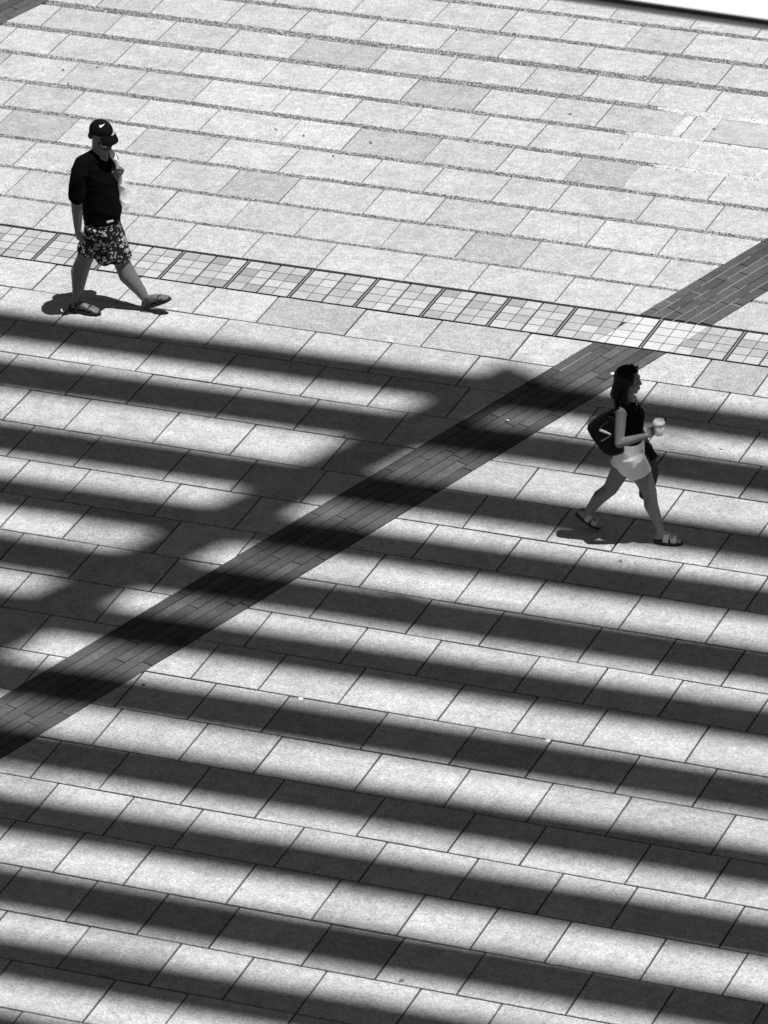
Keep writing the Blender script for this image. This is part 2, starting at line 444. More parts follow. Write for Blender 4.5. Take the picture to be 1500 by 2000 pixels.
# ------------------------------------------------------------------ trench drain with tiled covers
drain = empty('trench_drain', (-18.6-OX, Y_DB-OY, 0))
tag(drain, 'trench drain with small square stone tiles set in steel covers, crossing the brick band', 'drain')
ox, oy = -18.6, Y_DB
heavy = [-21.152-0.635*3, -21.152-0.635*2, -21.152-0.635, -21.152, -20.522, -19.875, -19.247, -18.609, -17.969, -17.336, -16.702, -15.896, -15.115, -14.48, -13.84, -13.20]
ch = obj('channel', mesh_of('channel', *box_vf(X_MIN-ox, X_MAX-ox, -0.010, Y_DT+0.014-oy, -0.03, -0.0128), M_SLOT), drain)
ya, yb = Y_DB+0.006, Y_DT-0.020
for i, (a, b) in enumerate(zip(heavy[:-1], heavy[1:])):
    n = 4 if b-a < 0.7 else 5
    half = 2 if n == 4 else None
    g = 0.012
    parts = [box_vf(a+g-ox, b-g-ox, ya-oy, yb-oy, -0.0127, -0.0105)]
    rib = obj('rib', mesh_of('rib', *box_vf(a-.004-ox, a+.004-ox, ya-oy, yb-oy, -0.0127, -0.001), M_RIB), drain)
    for xe in (a+g, b-g-0.005): parts.append(box_vf(xe-ox, xe+0.005-ox, ya-oy+.0002, yb-oy-.0002, -0.012, 0.0006))
    for ye in (ya, yb-0.005): parts.append(box_vf(a+g+.005-ox, b-g-.005-ox, ye-oy, ye+0.005-oy, -0.012, 0.0006))
    cover = obj('drain_cover', mesh_of('drain_cover', *merge(parts), M_STEEL), drain)
    x0, x1 = a+g+0.006, b-g-0.006
    cw = (x1-x0)/n; chh = (yb-ya-0.012)/4
    for c in range(n):
        for r in range(4):
            gl_, gr_ = 0.0042, 0.0042
            if half and c == 1: gr_ = 0.009
            if half and c == 2: gl_ = 0.009
            p = [np.array(q) for q in ((x0+c*cw+gl_, ya+.006+r*chh+.0050), (x0+(c+1)*cw-gr_, ya+.006+r*chh+.0050), (x0+(c+1)*cw-gr_, ya+.006+(r+1)*chh-.0050), (x0+c*cw+gl_, ya+.006+(r+1)*chh-.0050))]
            groups = [(q, M_TILE) for q in split_bands(p, 0.003)]
            q = clip(clip(p, BN, BAND_O @ BN + T1 - .003), -BN, -(BAND_O @ BN + T0 + .003))
            if len(q) >= 3 and area(q) > 0.0006: groups.append((q, M_PALE))
            for q, mm in groups:
                if area(q) < 0.0006: continue
                cc = np.mean(q, axis=0)
                v, f = prism([s-cc for s in q], ch=0.0020, depth=0.0108)
                obj('tile', mesh_of('tile', v, f, mm), cover, (cc[0]-ox, cc[1]-oy, random.uniform(-.0006, .0008)))

# ------------------------------------------------------------------ small white marker studs on the slab corners
M_STUD = mat('stud_white', 0.82, 0.35, 0.5)[0]
def disc(r, z0, z1, n=14, dome=True):
    v = []; f = []
    for rr_, z in ((r, z0), (r*.96, z1*.55), (r*.7, z1)):
        v += [(rr_*math.cos(6.2832*i/n), rr_*math.sin(6.2832*i/n), z) for i in range(n)]
    for k in range(2):
        for i in range(n): f.append((k*n+i, k*n+(i+1) % n, (k+1)*n+(i+1) % n, (k+1)*n+i))
    f.append(tuple(range(2*n, 3*n))); return v, f
stud_me = mesh_of('marker_stud', *disc(0.022, 0.0, 0.007), M_STUD, True)
for X, Y, lab in ((-20.127, 42.399, 'small white marker stud just ahead of the walking man\'s front sandal'),
                  (-18.038, 42.398, 'small white marker stud on the sunny paving between drain and first shadow stripe'),
                  (-15.950, 42.394, 'small white marker stud on the brick band behind the woman\'s head'),
                  (-16.369, 36.347, 'small white marker stud in the striped shade, between two others'),
                  (-14.285, 36.350, 'small white marker stud in the striped shade, farthest from the brick band'),
                  (-18.463, 36.329, 'small white marker stud on a slab joint at the brick band\'s edge')):
    o = obj('marker_stud', stud_me, None, (X-OX, Y-OY, 0.0005)); tag(o, lab, 'marker', 'marker studs set in the paving')

# ------------------------------------------------------------------ litter: dry leaves and a few pale petals
M_LEAF = mat('dry_leaf', 0.06, 0.8, 0.2)[0]; M_PETAL = mat('pale_petal', 0.5, 0.7, 0.2)[0]
def leaf_mesh(name, L_, w, m, seed):
    rr = random.Random(seed); v = []; f = []
    for i in range(6):
        t = i/5; ww = w*math.sin(math.pi*(0.08+0.88*t)); z = 0.004+0.010*math.sin(math.pi*t)*rr.uniform(.6, 1.2)
        b = 0.012*math.sin(3*t+seed)
        v += [(L_*(t-.5), b-ww/2, z+rr.uniform(0, .005)), (L_*(t-.5), b, z-.003), (L_*(t-.5), b+ww/2, z+rr.uniform(0, .005))]
    for i in range(5):
        for j in range(2): f.append((i*3+j, i*3+3+j, i*3+4+j, i*3+1+j))
    return mesh_of(name, v, f, m, True)
leaf_ms = [leaf_mesh('dry_leaf', 0.036, 0.017, M_LEAF, k) for k in range(3)]; petal_m = leaf_mesh('petal', 0.034, 0.020, M_PETAL, 9)
for k, (x, y) in enumerate(((1113, 225), (192, 133), (133, 165), (123, 137), (650, 306), (539, 254), (595, 266), (724, 279), (785, 1917), (1211, 1098), (175, 868), (672, 853), (280, 1338), (1075, 795), (1395, 253))):
    q = ground_xy(x, y); o = obj('dry_leaf', leaf_ms[k % 3], None, (q[0], q[1], 0.0)); o.rotation_euler = (0, 0, k*1.37)
    tag(o, 'small dark dry leaf lying on the pale paving', 'leaf', 'dry leaves scattered on the paving')
for k, (x, y) in enumerate(((1410, 877), (334, 1384), (132, 334), (992, 822))):
    q = ground_xy(x, y); o = obj('petal', petal_m, None, (q[0], q[1], 0.0)); o.rotation_euler = (0, 0, k*2.1)
    tag(o, 'small pale petal lying on the ground', 'petal', 'pale petals on the ground')

# ------------------------------------------------------------------ the louvre canopy whose slats stripe the plaza
M_SLAT = mat('canopy_metal', 0.05, 0.5, 0.4)[0]
HC = 29.0
sh = HC*SUN[:2]
can = empty('louvre_canopy', (2-OX, 36-OY, 0)); cb0 = np.array([2.0, 36.0])
tag(can, 'tall steel louvre canopy of parallel slats that throws the striped shade', 'canopy')
SL = 0.0245; P_SL = 0.9585
ang = math.atan(SL)
slat_me = None
SLX0, SLX1 = -26.0, 6.5                                 # shadow extent in x
for k in range(0, 15):
    yc = 41.728 - P_SL*k + (0, .08, -.07, -.03, -.03, .04, -.02, -.05, -.04, -.05, 0, .03, -.02, 0, .02)[k]
    L_ = SLX1-SLX0
    if slat_me is None:
        slat_me = mesh_of('slat', *box_vf(-L_/2, L_/2, -0.283, 0.283, -0.02, 0.02), M_SLAT)
    xm = (SLX0+SLX1)/2; ym = yc + SL*(xm+17.92)
    o = obj('slat', slat_me, can, (xm+sh[0]-cb0[0], ym+sh[1]-cb0[1], HC)); o.rotation_euler = (0, 0, ang)
bd = np.array([-16.69+18.70, 42.0-37.35]); bd /= np.hypot(*bd); bang = math.atan2(bd[1], bd[0])
p_top = np.array([-16.60, 42.22]); 
posts = []
for j, dx in enumerate((0.0, 12.0, 20.0)):
    a = p_top + np.array([dx, 0.02*dx]) + sh; b = a - bd*14.2; c = (a+b)/2
    hb = HC + 7.0; up_ = 7.0*SUN[:2]
    o = obj('beam', mesh_of('beam', *box_vf(-7.1, 7.1, -0.285, 0.285, 0.0, 0.30), M_SLAT), can, (c[0]+up_[0]-cb0[0], c[1]+up_[1]-cb0[1], hb)); o.rotation_euler = (0, 0, bang)
    for s in (0.6, 4.0, 8.0, 13.0):                     # hanger plates between beam and slats
        q = a + up_ - bd*s - cb0
        obj('hanger', mesh_of('hanger', *box_vf(-.02, .02, -.02, .02, 0.0, 7.01), M_SLAT), can, (q[0], q[1], HC))
    if j:
        for s in (0.8, 13.4):
            q = a + up_ - bd*s
            o = obj('post', mesh_of('post', *box_vf(-.16, .16, -.16, .16, -0.014, hb+0.001), M_SLAT), can, (q[0]-cb0[0], q[1]-cb0[1], 0)); o.rotation_euler = (0, 0, bang)

# ------------------------------------------------------------------ white canopy roof between the camera and the plaza (soft at the top right corner)
M_WHITE = mat('roof_white', 0.85, 0.5, 0.4)[0]
M_FASCIA_SHADE = mat('roof_fascia_shade', 0.015, 0.7, 0.2)[0]
M_REFL_POST = mat('reflection_post_grey', 0.6, 0.6, 0.3)[0]
ZR = 13.0; kf = (CAM_H-ZR)/CAM_H
ye = 49.985*kf                                          # near edge
xr0, xr1 = -10.5, -2.6
anc = CAM + ((1500-750)/F_PX*RIGHT - (40-1000)/F_PX*UP + FWD)*((ZR-CAM_H)/((1500-750)/F_PX*RIGHT - (40-1000)/F_PX*UP + FWD)[2])
RA = -0.045
rl = 5.0                                                # metres of edge to the left of that corner
roof = empty('flat_roof', (anc[0]-rl*math.cos(RA), anc[1]-rl*math.sin(RA), 0), RA)
tag(roof, 'flat white roof edge with the shade on its fascia painted dark, out of focus above the paving', 'roof')
Lr = 12.0
obj('roof_slab', mesh_of('roof_slab', *box_vf(0, Lr, 0.012, 3.2, ZR-0.05, ZR), M_WHITE), roof)
obj('fascia_shade', mesh_of('fascia_shade', *box_vf(-.01, Lr+.01, -0.012, 0.0115, ZR-0.020, ZR+0.002), M_FASCIA_SHADE), roof)  # shade on the roof's fascia, painted as a near-black strip
obj('reflection_strip', mesh_of('reflection_strip', *box_vf(-.01, Lr+.01, -0.004, 0.0116, ZR-0.046, ZR-0.0205), M_REFL_POST), roof)  # pale strip painted in for the blurred reflection below the fascia
for x, y in ((Lr-0.4, 0.5), (Lr-0.4, 2.8), (Lr-3.2, 2.8)):
    obj('post', mesh_of('post', *box_vf(x-.07, x+.07, y-.07, y+.07, -0.014, ZR-0.0505), M_REFL_POST), roof)

#@@PEOPLE@@
# ------------------------------------------------------------------ people: helpers
def ring_tube(pts, rad, n=18, ref=(0, 0, 1), cap=True):
    """closed tube through pts; rad = list of r or (ra, rb), ra along ref's projection"""
    P_ = [np.array(p, float) for p in pts]; R_ = [(r, r) if np.isscalar(r) else r for r in rad]
    ref = np.array(ref, float); rings = []
    T = []
    for i in range(len(P_)):
        a = P_[max(i-1, 0)]; b = P_[min(i+1, len(P_)-1)]; t = b-a; T.append(t/np.linalg.norm(t))
    def ring(c, t, ra, rb):
        u = ref - t*(ref @ t)
        if np.linalg.norm(u) < 1e-3: u = np.array([1., 0, 0]) - t*t[0]
        u /= np.linalg.norm(u); w = np.cross(t, u)
        return [c + u*ra*math.cos(6.28318*k/n) + w*rb*math.sin(6.28318*k/n) for k in range(n)]
    if cap:
        for s in (0.97, 0.8, 0.45):
            ra, rb = R_[0]; h = math.sqrt(1-(1-0)*s*s*0.999) if s < 1 else 0
            rings.insert(0, None) if False else None
        ra, rb = R_[0]; m = min(ra, rb)
        for th in (75, 45, 20): rings.append(ring(P_[0]-T[0]*m*math.sin(math.radians(th)), T[0], ra*math.cos(math.radians(th)), rb*math.cos(math.radians(th))))
    for p, t, (ra, rb) in zip(P_, T, R_): rings.append(ring(p, t, ra, rb))
    if cap:
        ra, rb = R_[-1]; m = min(ra, rb)
        for th in (20, 45, 75): rings.append(ring(P_[-1]+T[-1]*m*math.sin(math.radians(th)), T[-1], ra*math.cos(math.radians(th)), rb*math.cos(math.radians(th))))
    v = [q for r in rings for q in r]; f = []
    for i in range(len(rings)-1):
        for k in range(n): f.append((i*n+k, i*n+(k+1) % n, (i+1)*n+(k+1) % n, (i+1)*n+k))
    f.append(tuple(reversed(range(n)))); f.append(tuple(range((len(rings)-1)*n, len(rings)*n)))
    return v, f
def ball(c, r, R=None, n=18, m=10):
    r = (r, r, r) if np.isscalar(r) else r; v = []; f = []
    R = np.eye(3) if R is None else R
    for i in range(1, m):
        th = math.pi*i/m
        for k in range(n):
            ph = 2*math.pi*k/n
            p = np.array([r[0]*math.sin(th)*math.cos(ph), r[1]*math.sin(th)*math.sin(ph), r[2]*math.cos(th)])
            v.append(np.array(c)+R @ p)
    v.append(np.array(c)+R @ np.array([0, 0, r[2]])); v.append(np.array(c)-R @ np.array([0, 0, r[2]]))
    a, b = len(v)-2, len(v)-1
    for i in range(m-2):
        for k in range(n): f.append((i*n+k, (i+1)*n+k, (i+1)*n+(k+1) % n, i*n+(k+1) % n))
    for k in range(n): f.append((a, k, (k+1) % n)); f.append((b, (m-2)*n+(k+1) % n, (m-2)*n+k))
    return v, f
def rotz(a): return np.array([[math.cos(a), -math.sin(a), 0], [math.sin(a), math.cos(a), 0], [0, 0, 1]])
def roty(a): return np.array([[math.cos(a), 0, math.sin(a)], [0, 1, 0], [-math.sin(a), 0, math.cos(a)]])
def rotx(a): return np.array([[1, 0, 0], [0, math.cos(a), -math.sin(a)], [0, math.sin(a), math.cos(a)]])

def fused(name, parts, m, parent, voxel=0.006, smooth=4, wrinkle=0.0, wfreq=(9, 9, 14), cuts=(), seed=0, fac=0.5):
    """parts melted into one continuous skin; cuts = [(point, normal)] keeps the side the normal points away from"""
    v, f = merge(parts)
    me = mesh_of(name, v, f, m); tmp = bpy.data.objects.new('tmp', me); COL.objects.link(tmp)
    md = tmp.modifiers.new('r', 'REMESH'); md.mode = 'VOXEL'; md.voxel_size = voxel; md.adaptivity = 0
    if smooth:
        s = tmp.modifiers.new('s', 'SMOOTH'); s.factor = fac; s.iterations = smooth
    dg = bpy.context.evaluated_depsgraph_get()
    out = bpy.data.meshes.new_from_object(tmp.evaluated_get(dg)); out.name = name
    bpy.data.objects.remove(tmp); bpy.data.meshes.remove(me)
    if wrinkle:
        n = len(out.vertices); co = np.empty(n*3); out.vertices.foreach_get('co', co); co = co.reshape(-1, 3)
        nr = np.empty(n*3); out.vertices.foreach_get('normal', nr); nr = nr.reshape(-1, 3)
        a, b, c = wfreq; x, y, z = co.T
        n1 = a*1.6*x + c*1.2*z + 1.6*np.sin(b*1.3*y + 0.7*c*z + seed) + seed
        n2 = c*2.1*z - a*0.8*x + 1.9*np.sin(a*1.2*x + b*y + 2*seed) + 2*seed
        n3 = 2.3*a*x + 1.9*c*z + 1.3*np.sin(2.2*b*y + seed) + 3*seed
        d = (1-2*np.abs(np.sin(n1/2))**.7) + 0.8*(1-2*np.abs(np.sin(n2/2))**.7) + 0.45*np.sin(n3)
        d = d - d.mean()
        co = co + nr*(d*wrinkle/2)[:, None]
        out.vertices.foreach_set('co', co.ravel()); out.update()
    if cuts:
        bm = bmesh.new(); bm.from_mesh(out)
        for p, nrm in cuts:
            g = bmesh.ops.bisect_plane(bm, geom=bm.verts[:]+bm.edges[:]+bm.faces[:], plane_co=Vector(p), plane_no=Vector(nrm), clear_outer=True)
            ed = [e for e in g['geom_cut'] if isinstance(e, bmesh.types.BMEdge)]
            try: bmesh.ops.holes_fill(bm, edges=ed, sides=0)
            except Exception: pass
        bm.to_mesh(out); bm.free()
    out.materials.clear(); out.materials.append(m)
    out.polygons.foreach_set('use_smooth', [True]*len(out.polygons))
    return obj(name, out, parent)
def ribbon(pts, wid, wdir, th=0.006):
    """flat band through pts, width along wdir"""
    P_ = [np.array(p, float) for p in pts]; v = []; f = []
    for i, p in enumerate(P_):
        t = P_[min(i+1, len(P_)-1)] - P_[max(i-1, 0)]; t /= np.linalg.norm(t)
        wd = np.array(wdir[i] if isinstance(wdir, list) else wdir, float); wd = wd - t*(wd @ t); wd /= np.linalg.norm(wd)
        nn = np.cross(t, wd); w = wid[i] if isinstance(wid, (list, tuple)) else wid
        for a, b in ((-1, -1), (1, -1), (1, 1), (-1, 1)): v.append(p + wd*w/2*a + nn*th/2*b)
    for i in range(len(P_)-1):
        for k in range(4): f.append((i*4+k, i*4+(k+1) % 4, i*4+4+(k+1) % 4, i*4+4+k))
    f.append((3, 2, 1, 0)); e = (len(P_)-1)*4; f.append((e, e+1, e+2, e+3))
    return v, f
class Frame:
    def __init__(s, gx, gy, heading):
        s.o = np.array([gx-OX, gy-OY, 0.0]); s.h = heading
        s.f = np.array([math.cos(heading), math.sin(heading), 0]); s.l = np.array([-math.sin(heading), math.cos(heading), 0])
    def px(s, x, y, l):                          # photo pixel on the vertical plane l metres left of the walking line
        d = (x-750)/F_PX*RIGHT - (y-1000)/F_PX*UP + FWD
        t = (l - (CAM-s.o) @ s.l)/(d @ s.l); p = CAM + d*t - s.o
        return np.array([p @ s.f, l, p[2]])
def skin_mat(name, c):
    m, b, N, L = mat(name, c, 0.5, 0.35)
    geo = N.new('ShaderNodeNewGeometry')
    t = maprange(N, L, noise(N, L, geo.outputs['Position'], 30, 3.0), 0.3, 0.7, c*0.88, c*1.08); L.new(t, b.inputs['Base Color'])
    b.inputs['Subsurface Weight'].default_value = 0.0
    return m
def cloth_mat(name, c, rough=0.9, var=0.12, scale=120):
    m, b, N, L = mat(name, c, rough, 0.05)
    geo = N.new('ShaderNodeNewGeometry')
    t = maprange(N, L, noise(N, L, geo.outputs['Position'], scale, 2.0), 0.3, 0.7, c*(1-var), c*(1+var)); L.new(t, b.inputs['Base Color'])
    bp = N.new('ShaderNodeBump'); bp.inputs['Strength'].default_value = 0.4; bp.inputs['Distance'].default_value = 0.01
    L.new(noise(N, L, geo.outputs['Position'], 22, 3.0, 0.5, 0.6), bp.inputs['Height']); L.new(bp.outputs[0], b.inputs['Normal'])
    return m
M_SKIN_M = skin_mat('skin_tan', 0.125); M_SKIN_W = skin_mat('skin_light', 0.17)
M_BLACK = cloth_mat('black_cotton', 0.003, 0.95); M_CAP = cloth_mat('cap_black', 0.006, 0.9)
M_HAIRW = mat('dark_hair', 0.004, 0.5, 0.15)[0]; M_HAIRM = mat('short_hair', 0.02, 0.8, 0.1)[0]
M_TOWEL = cloth_mat('white_towel', 0.80, 0.95); M_WSHORT = cloth_mat('white_cotton', 0.80, 0.9, 0.05)
M_SOLE = mat('black_rubber', 0.02, 0.7, 0.3)[0]; M_STRAP = mat('black_strap', 0.025, 0.7, 0.3)[0]
M_LOGO = mat('logo_white', 0.85, 0.5, 0.3)[0]
M_LIP = mat('lips', 0.12, 0.4, 0.4)[0]; M_EYE = mat('eye_dark', 0.03, 0.3, 0.5)[0]
def print_mat():
    m, b, N, L = mat('printed_shorts', 0.02, 0.85, 0.2)
    tc = N.new('ShaderNodeTexCoord'); mp = N.new('ShaderNodeMapping'); mp.inputs['Scale'].default_value = (27, 27, 32)
    L.new(tc.outputs['Object'], mp.inputs['Vector'])
    v = N.new('ShaderNodeTexVoronoi'); v.feature = 'F1'; v.inputs['Scale'].default_value = 1.0; L.new(mp.outputs[0], v.inputs['Vector'])
    d = v.outputs['Distance']
    ringv = math_n(N, L, 'ABSOLUTE', math_n(N, L, 'SUBTRACT', d, 0.36))
    w = math_n(N, L, 'LESS_THAN', ringv, 0.115)
    msk = math_n(N, L, 'GREATER_THAN', noise(N, L, mp.outputs[0], 0.85, 1.0), 0.47)
    t = math_n(N, L, 'MULTIPLY', w, msk)
    L.new(maprange(N, L, t, 0, 1, 0.010, 0.42), b.inputs['Base Color']); return m
M_PRINT = print_mat()

def hand_parts(wrist, tip_dir, palm_n, thumb_dir, size=1.0, curl=0.5, spread=0.0, grip=None):
    """palm + five fingers; tip_dir along the hand, palm_n out of the palm, thumb_dir to the thumb's side"""
    t = np.array(tip_dir, float); t /= np.linalg.norm(t); n = np.array(palm_n, float); n -= t*(n @ t); n /= np.linalg.norm(n)
    s = np.array(thumb_dir, float); s -= t*(s @ t) + n*(s @ n); s /= np.linalg.norm(s)
    w = np.array(wrist, float); z = size; parts = []
    parts.append(ring_tube([w, w+t*.045*z, w+t*.085*z], [(.020*z, .030*z), (.017*z, .042*z), (.014*z, .040*z)], ref=n))
    for k, (off, ln) in enumerate(((.030, .068), (.010, .078), (-.010, .072), (-.029, .056))):
        base = w + t*.085*z + s*off*z; c = curl*(1+0.08*k); pts = [base - t*.012*z]; a = 0.25*c; p = base
        for seg, fr in enumerate((.45, .32, .23)):
            d = t*math.cos(a) + n*math.sin(a); p = p + d*ln*fr*z; pts.append(p); a += c*1.15
        parts.append(ring_tube(pts, [.0098*z, .0092*z, .0085*z, .0075*z], n=10, ref=s))
    b = w + t*.030*z + s*.030*z
    d1 = (t*.75 + s*.65 + n*.25); d1 /= np.linalg.norm(d1); d2 = (t*.85 + s*.1 + n*(.25+.5*curl)); d2 /= np.linalg.norm(d2)
    parts.append(ring_tube([w+t*.015*z+s*.015*z, b, b+d1*.030*z, b+d1*.030*z+d2*.030*z], [.014*z, .0135*z, .011*z, .009*z], n=10, ref=n))
    return parts
def foot_parts(ankle, heel, toe, upv, w=0.05):
    heel = np.array(heel, float); toe = np.array(toe, float); d = toe-heel; L_ = np.linalg.norm(d); d /= L_
    u = np.array(upv, float); u -= d*(u @ d); u /= np.linalg.norm(u); s = np.cross(u, d)
    P_ = lambda a, b, c=0: heel + d*L_*a + u*b + s*c
    parts = [ring_tube([P_(.10, .035), P_(.30, .046), P_(.52, .042), P_(.74, .026), P_(.88, .018)],
                       [(.033, w*.66), (.044, w*.70), (.036, w*.86), (.022, w*.98), (.014, w*.80)], ref=u),
             ring_tube([np.array(ankle), P_(.20, .055), P_(.30, .035)], [.038, .037, .030], ref=d)]
    for k in range(5):
        c = w*(-.72 + .36*k); parts.append(ring_tube([P_(.84, .014, c), P_(.97-.02*abs(k-1), .010, c*1.02)], [.0115, .0095], n=8, ref=u))
    return parts, (d, u, s, L_, P_)
def sandal(name, parent, fr, w, strap_sets, m_sole, m_strap, label=None):
    d, u, s, L_, P_ = fr
    out = []; n = 22; poly = []
    for k in range(n):
        a = 6.28318*k/n; x = .5 + .54*math.cos(a); wd = w*(1.12 if x > .5 else 0.92)*(1-.0*x)
        poly.append((x, math.sin(a)*wd*(1.0+.12*math.cos(2*a))))
    v = []; th = 0.024
    for b in (-th, 0.004): v += [P_(x, b, c) for x, c in poly]
    f = [tuple(reversed(range(n))), tuple(range(n, 2*n))] + [(k, (k+1) % n, n+(k+1) % n, n+k) for k in range(n)]
    sole = obj(name, mesh_of(name, v, f, m_sole), parent)
    for a0, a1, hgt, wid in strap_sets:
        pts = []
        for k in range(9):
            q = math.pi*k/8
            pts.append(P_(a0+(a1-a0)*math.sin(q), .004+hgt*math.sin(q)**.7, -math.cos(q)*w*1.02))
        obj('strap', mesh_of('strap', *ribbon(pts, wid, d, 0.006), m_strap), sole)
    return sole
def head_parts(c, yaw, tilt, sc=1.0, male=True):
    R = rotz(yaw) @ roty(tilt); P_ = lambda x, y, z: np.array(c) + R @ (np.array([x, y, z])*sc)
    j = 1.08 if male else 0.94
    parts = [ball(P_(-.008, 0, .025), np.array([.098, .077, .100])*sc, R),
             ball(P_(.022, 0, -.045), np.array([.070, .062*j, .068])*sc, R),
             ring_tube([P_(.030, 0, -.085), P_(.066, 0, -.098*j)], [.040*sc*j, .024*sc*j], ref=R[:, 1]),
             ball(P_(.074, 0, .042), np.array([.020, .055, .018])*sc, R),
             ring_tube([P_(.080, 0, .030), P_(.094, 0, -.002), P_(.098, 0, -.014)], [.012*sc, .0145*sc, .0165*sc], ref=R[:, 1], n=12), ball(P_(.068, 0, -.032), np.array([.026, .040, .034])*sc, R),
             ball(P_(.088, 0, -.052), np.array([.014, .026, .011])*sc, R), ball(P_(.086, 0, -.066), np.array([.014, .022, .010])*sc, R),
             ball(P_(.060, .040, -.020), np.array([.030, .024, .026])*sc, R), ball(P_(.060, -.040, -.020), np.array([.030, .024, .026])*sc, R)]
    for sd in (-1, 1): parts.append(ball(P_(-.006, sd*.080, -.005), np.array([.020, .010, .033])*sc, R))
    return parts, P_, R

# ------------------------------------------------------------------ the man
HM = math.radians(2.0)
g0 = ground_xy(211, 604); FM = Frame(g0[0]+OX, g0[1]+OY, HM); X = FM.px
man = empty('person', (g0[0], g0[1], 0), HM)
tag(man, 'man in black t-shirt, cap and patterned shorts walking with white towel over shoulder', 'person')
rhip, lhip = X(187, 446, -.10), X(212, 440, .09)
rkn, lkn = X(165, 506, -.11), X(238, 512, .09)
rank, lank = X(150, 577, -.12), X(281, 579, .08)
pel, wai, che, nek = X(200, 438, 0), X(198, 398, 0), X(194, 345, 0), X(195, 300, 0)
rsh, lsh = X(161, 322, -.16), X(215, 312, .14)
relb, rwr = X(150, 389, -.25), X(152, 445, -.25)
lelb, lwr = X(222, 378, .20), X(225, 346, .04)
hd = X(198, 264, -.01)
print('MAN', [np.round(q, 2) for q in (rhip, rkn, rank, lhip, lkn, lank, pel, nek, rsh, lsh, relb, rwr, lelb, lwr, hd)])
rheel, rtoe = X(136, 600, -.12), X(194, 599, -.13); rheel[2] = .028; rtoe[2] = .028
lheel, ltoe = X(282, 599, .08), X(331, 582, .06); lheel[2] = .030
parts, PH, RH = head_parts(hd, math.radians(-22), math.radians(8), 1.05)
parts += [ring_tube([nek - (0, 0, .05), PH(-.02, 0, -.06)], [.075, .066])]
parts += [ring_tube([rhip, (rhip+rkn)/2+(.01, 0, 0), rkn], [.10, .092, .076]), ring_tube([rkn, rkn*.65+rank*.35+(-.020, 0, 0), rank*.85+rkn*.15, rank], [.074, .082, .052, .043])]
parts += [ring_tube([lhip, (lhip+lkn)/2+(.01, 0, 0), lkn], [.10, .092, .076]), ring_tube([lkn, lkn*.65+lank*.35+(-.020, 0, -.012), lank*.85+lkn*.15, lank], [.074, .082, .052, .043])]
parts += [ring_tube([pel, wai, che], [(.12, .15), (.13, .16), (.12, .18)], ref=(1, 0, 0))]
parts += [ring_tube([rsh, relb], [.06, .050]), ring_tube([relb, relb*.6+rwr*.4, rwr], [.052, .051, .034])]
parts += [ring_tube([lsh, lelb], [.06, .046]), ring_tube([lelb, lelb*.6+lwr*.4, lwr], [.046, .043, .030])]
parts += hand_parts(rwr, (0.03, 0.05, -1), (.35, 1, 0), (1, -.3, 0), 1.05, .45)
parts += hand_parts(lwr, X(242, 324, -.02)-lwr, (-.5, .6, 0), (-.6, -.3, .3), 1.12, 1.25)
fp, fr_r = foot_parts(rank, rheel, rtoe, (0, 0, 1)); parts += fp
fp, fr_l = foot_parts(lank, lheel, ltoe, (0, 0, 1)); parts += fp
fused('body', parts, M_SKIN_M, man, 0.0055, 3)
# beard and hair
fused('hair', [ball(PH(-.040, 0, .010), np.array([.075, .083, .060])*1.05, RH), ring_tube([PH(-.075, -.04, -.02), PH(-.075, .04, -.02)], [.035, .035])], M_HAIRM, man, .006, 2)
fused('beard', [ring_tube([PH(.040, -.064, -.040), PH(.066, -.044, -.072), PH(.082, 0, -.088), PH(.066, .044, -.072), PH(.040, .064, -.040)], [.018, .026, .032, .026, .018]), ball(PH(.088, 0, -.050), np.array([.018, .034, .030])*1.05, RH)], mat('stubble', 0.07, 0.85, 0.1)[0], man, .005, 3)
for sd in (-1, 1): obj('eye', mesh_of('eye', *ball(PH(.086, sd*.031, .012), .012, n=10, m=6), M_EYE, True), man)
# cap
cap = fused('cap', [ball(PH(-.006, 0, .046), np.array([.112, .093, .092])*1.05, RH)], M_CAP, man, .006, 2, cuts=[(PH(0, 0, .035), -(RH @ np.array([-.06, 0, 1.0])))])
bv = []; n = 14
for layer, dz in ((0, .0), (1, -.008)):
    for k in range(n+1):
        a = math.radians(-82 + 164*k/n); bv.append(PH(.052+.062*math.cos(a), .085*math.sin(a), .040+dz-.0))
    for k in range(n+1):
        a = math.radians(-82 + 164*k/n); q = math.cos(a)
        bv.append(PH(.074+.086*max(q, 0)**.75, .088*math.sin(a), .030-.026*(math.sin(a)**2)-.042*max(q, 0)+dz))
bf = []
m1 = n+1
for k in range(n):
    bf += [(k, k+1, m1+k+1, m1+k), (2*m1+k, 3*m1+k, 3*m1+k+1, 2*m1+k+1), (m1+k, m1+k+1, 3*m1+k+1, 3*m1+k)]
obj('brim', mesh_of('brim', bv, bf, M_CAP, True), cap)
# white tick emblem on the cap, laid on its front right panel
def on_ball(pxx, pyy):
    d = (pxx-750)/F_PX*RIGHT - (pyy-1000)/F_PX*UP + FWD
    d = np.array([d @ FM.f, d @ FM.l, d[2]]); o_ = CAM-FM.o; o_ = np.array([o_ @ FM.f, o_ @ FM.l, o_[2]])
    c = PH(-.006, 0, .046); S_ = RH @ np.diag(1/(np.array([.112, .093, .092])*1.05+.003)) ; A = np.diag(1/(np.array([.112, .093, .092])*1.05+.003)) @ RH.T
    q = A @ (o_-c); r = A @ d
    a, b, cc = r @ r, 2*q @ r, q @ q-1; disc_ = max(b*b-4*a*cc, 0); t = (-b-math.sqrt(disc_))/(2*a); return o_+d*t
tick = [(194.0, 245.6), (194.6, 243.9), (196.6, 245.6), (199.5, 244.2), (205.0, 241.3), (200.5, 246.0), (197.0, 249.2), (194.9, 248.6)]
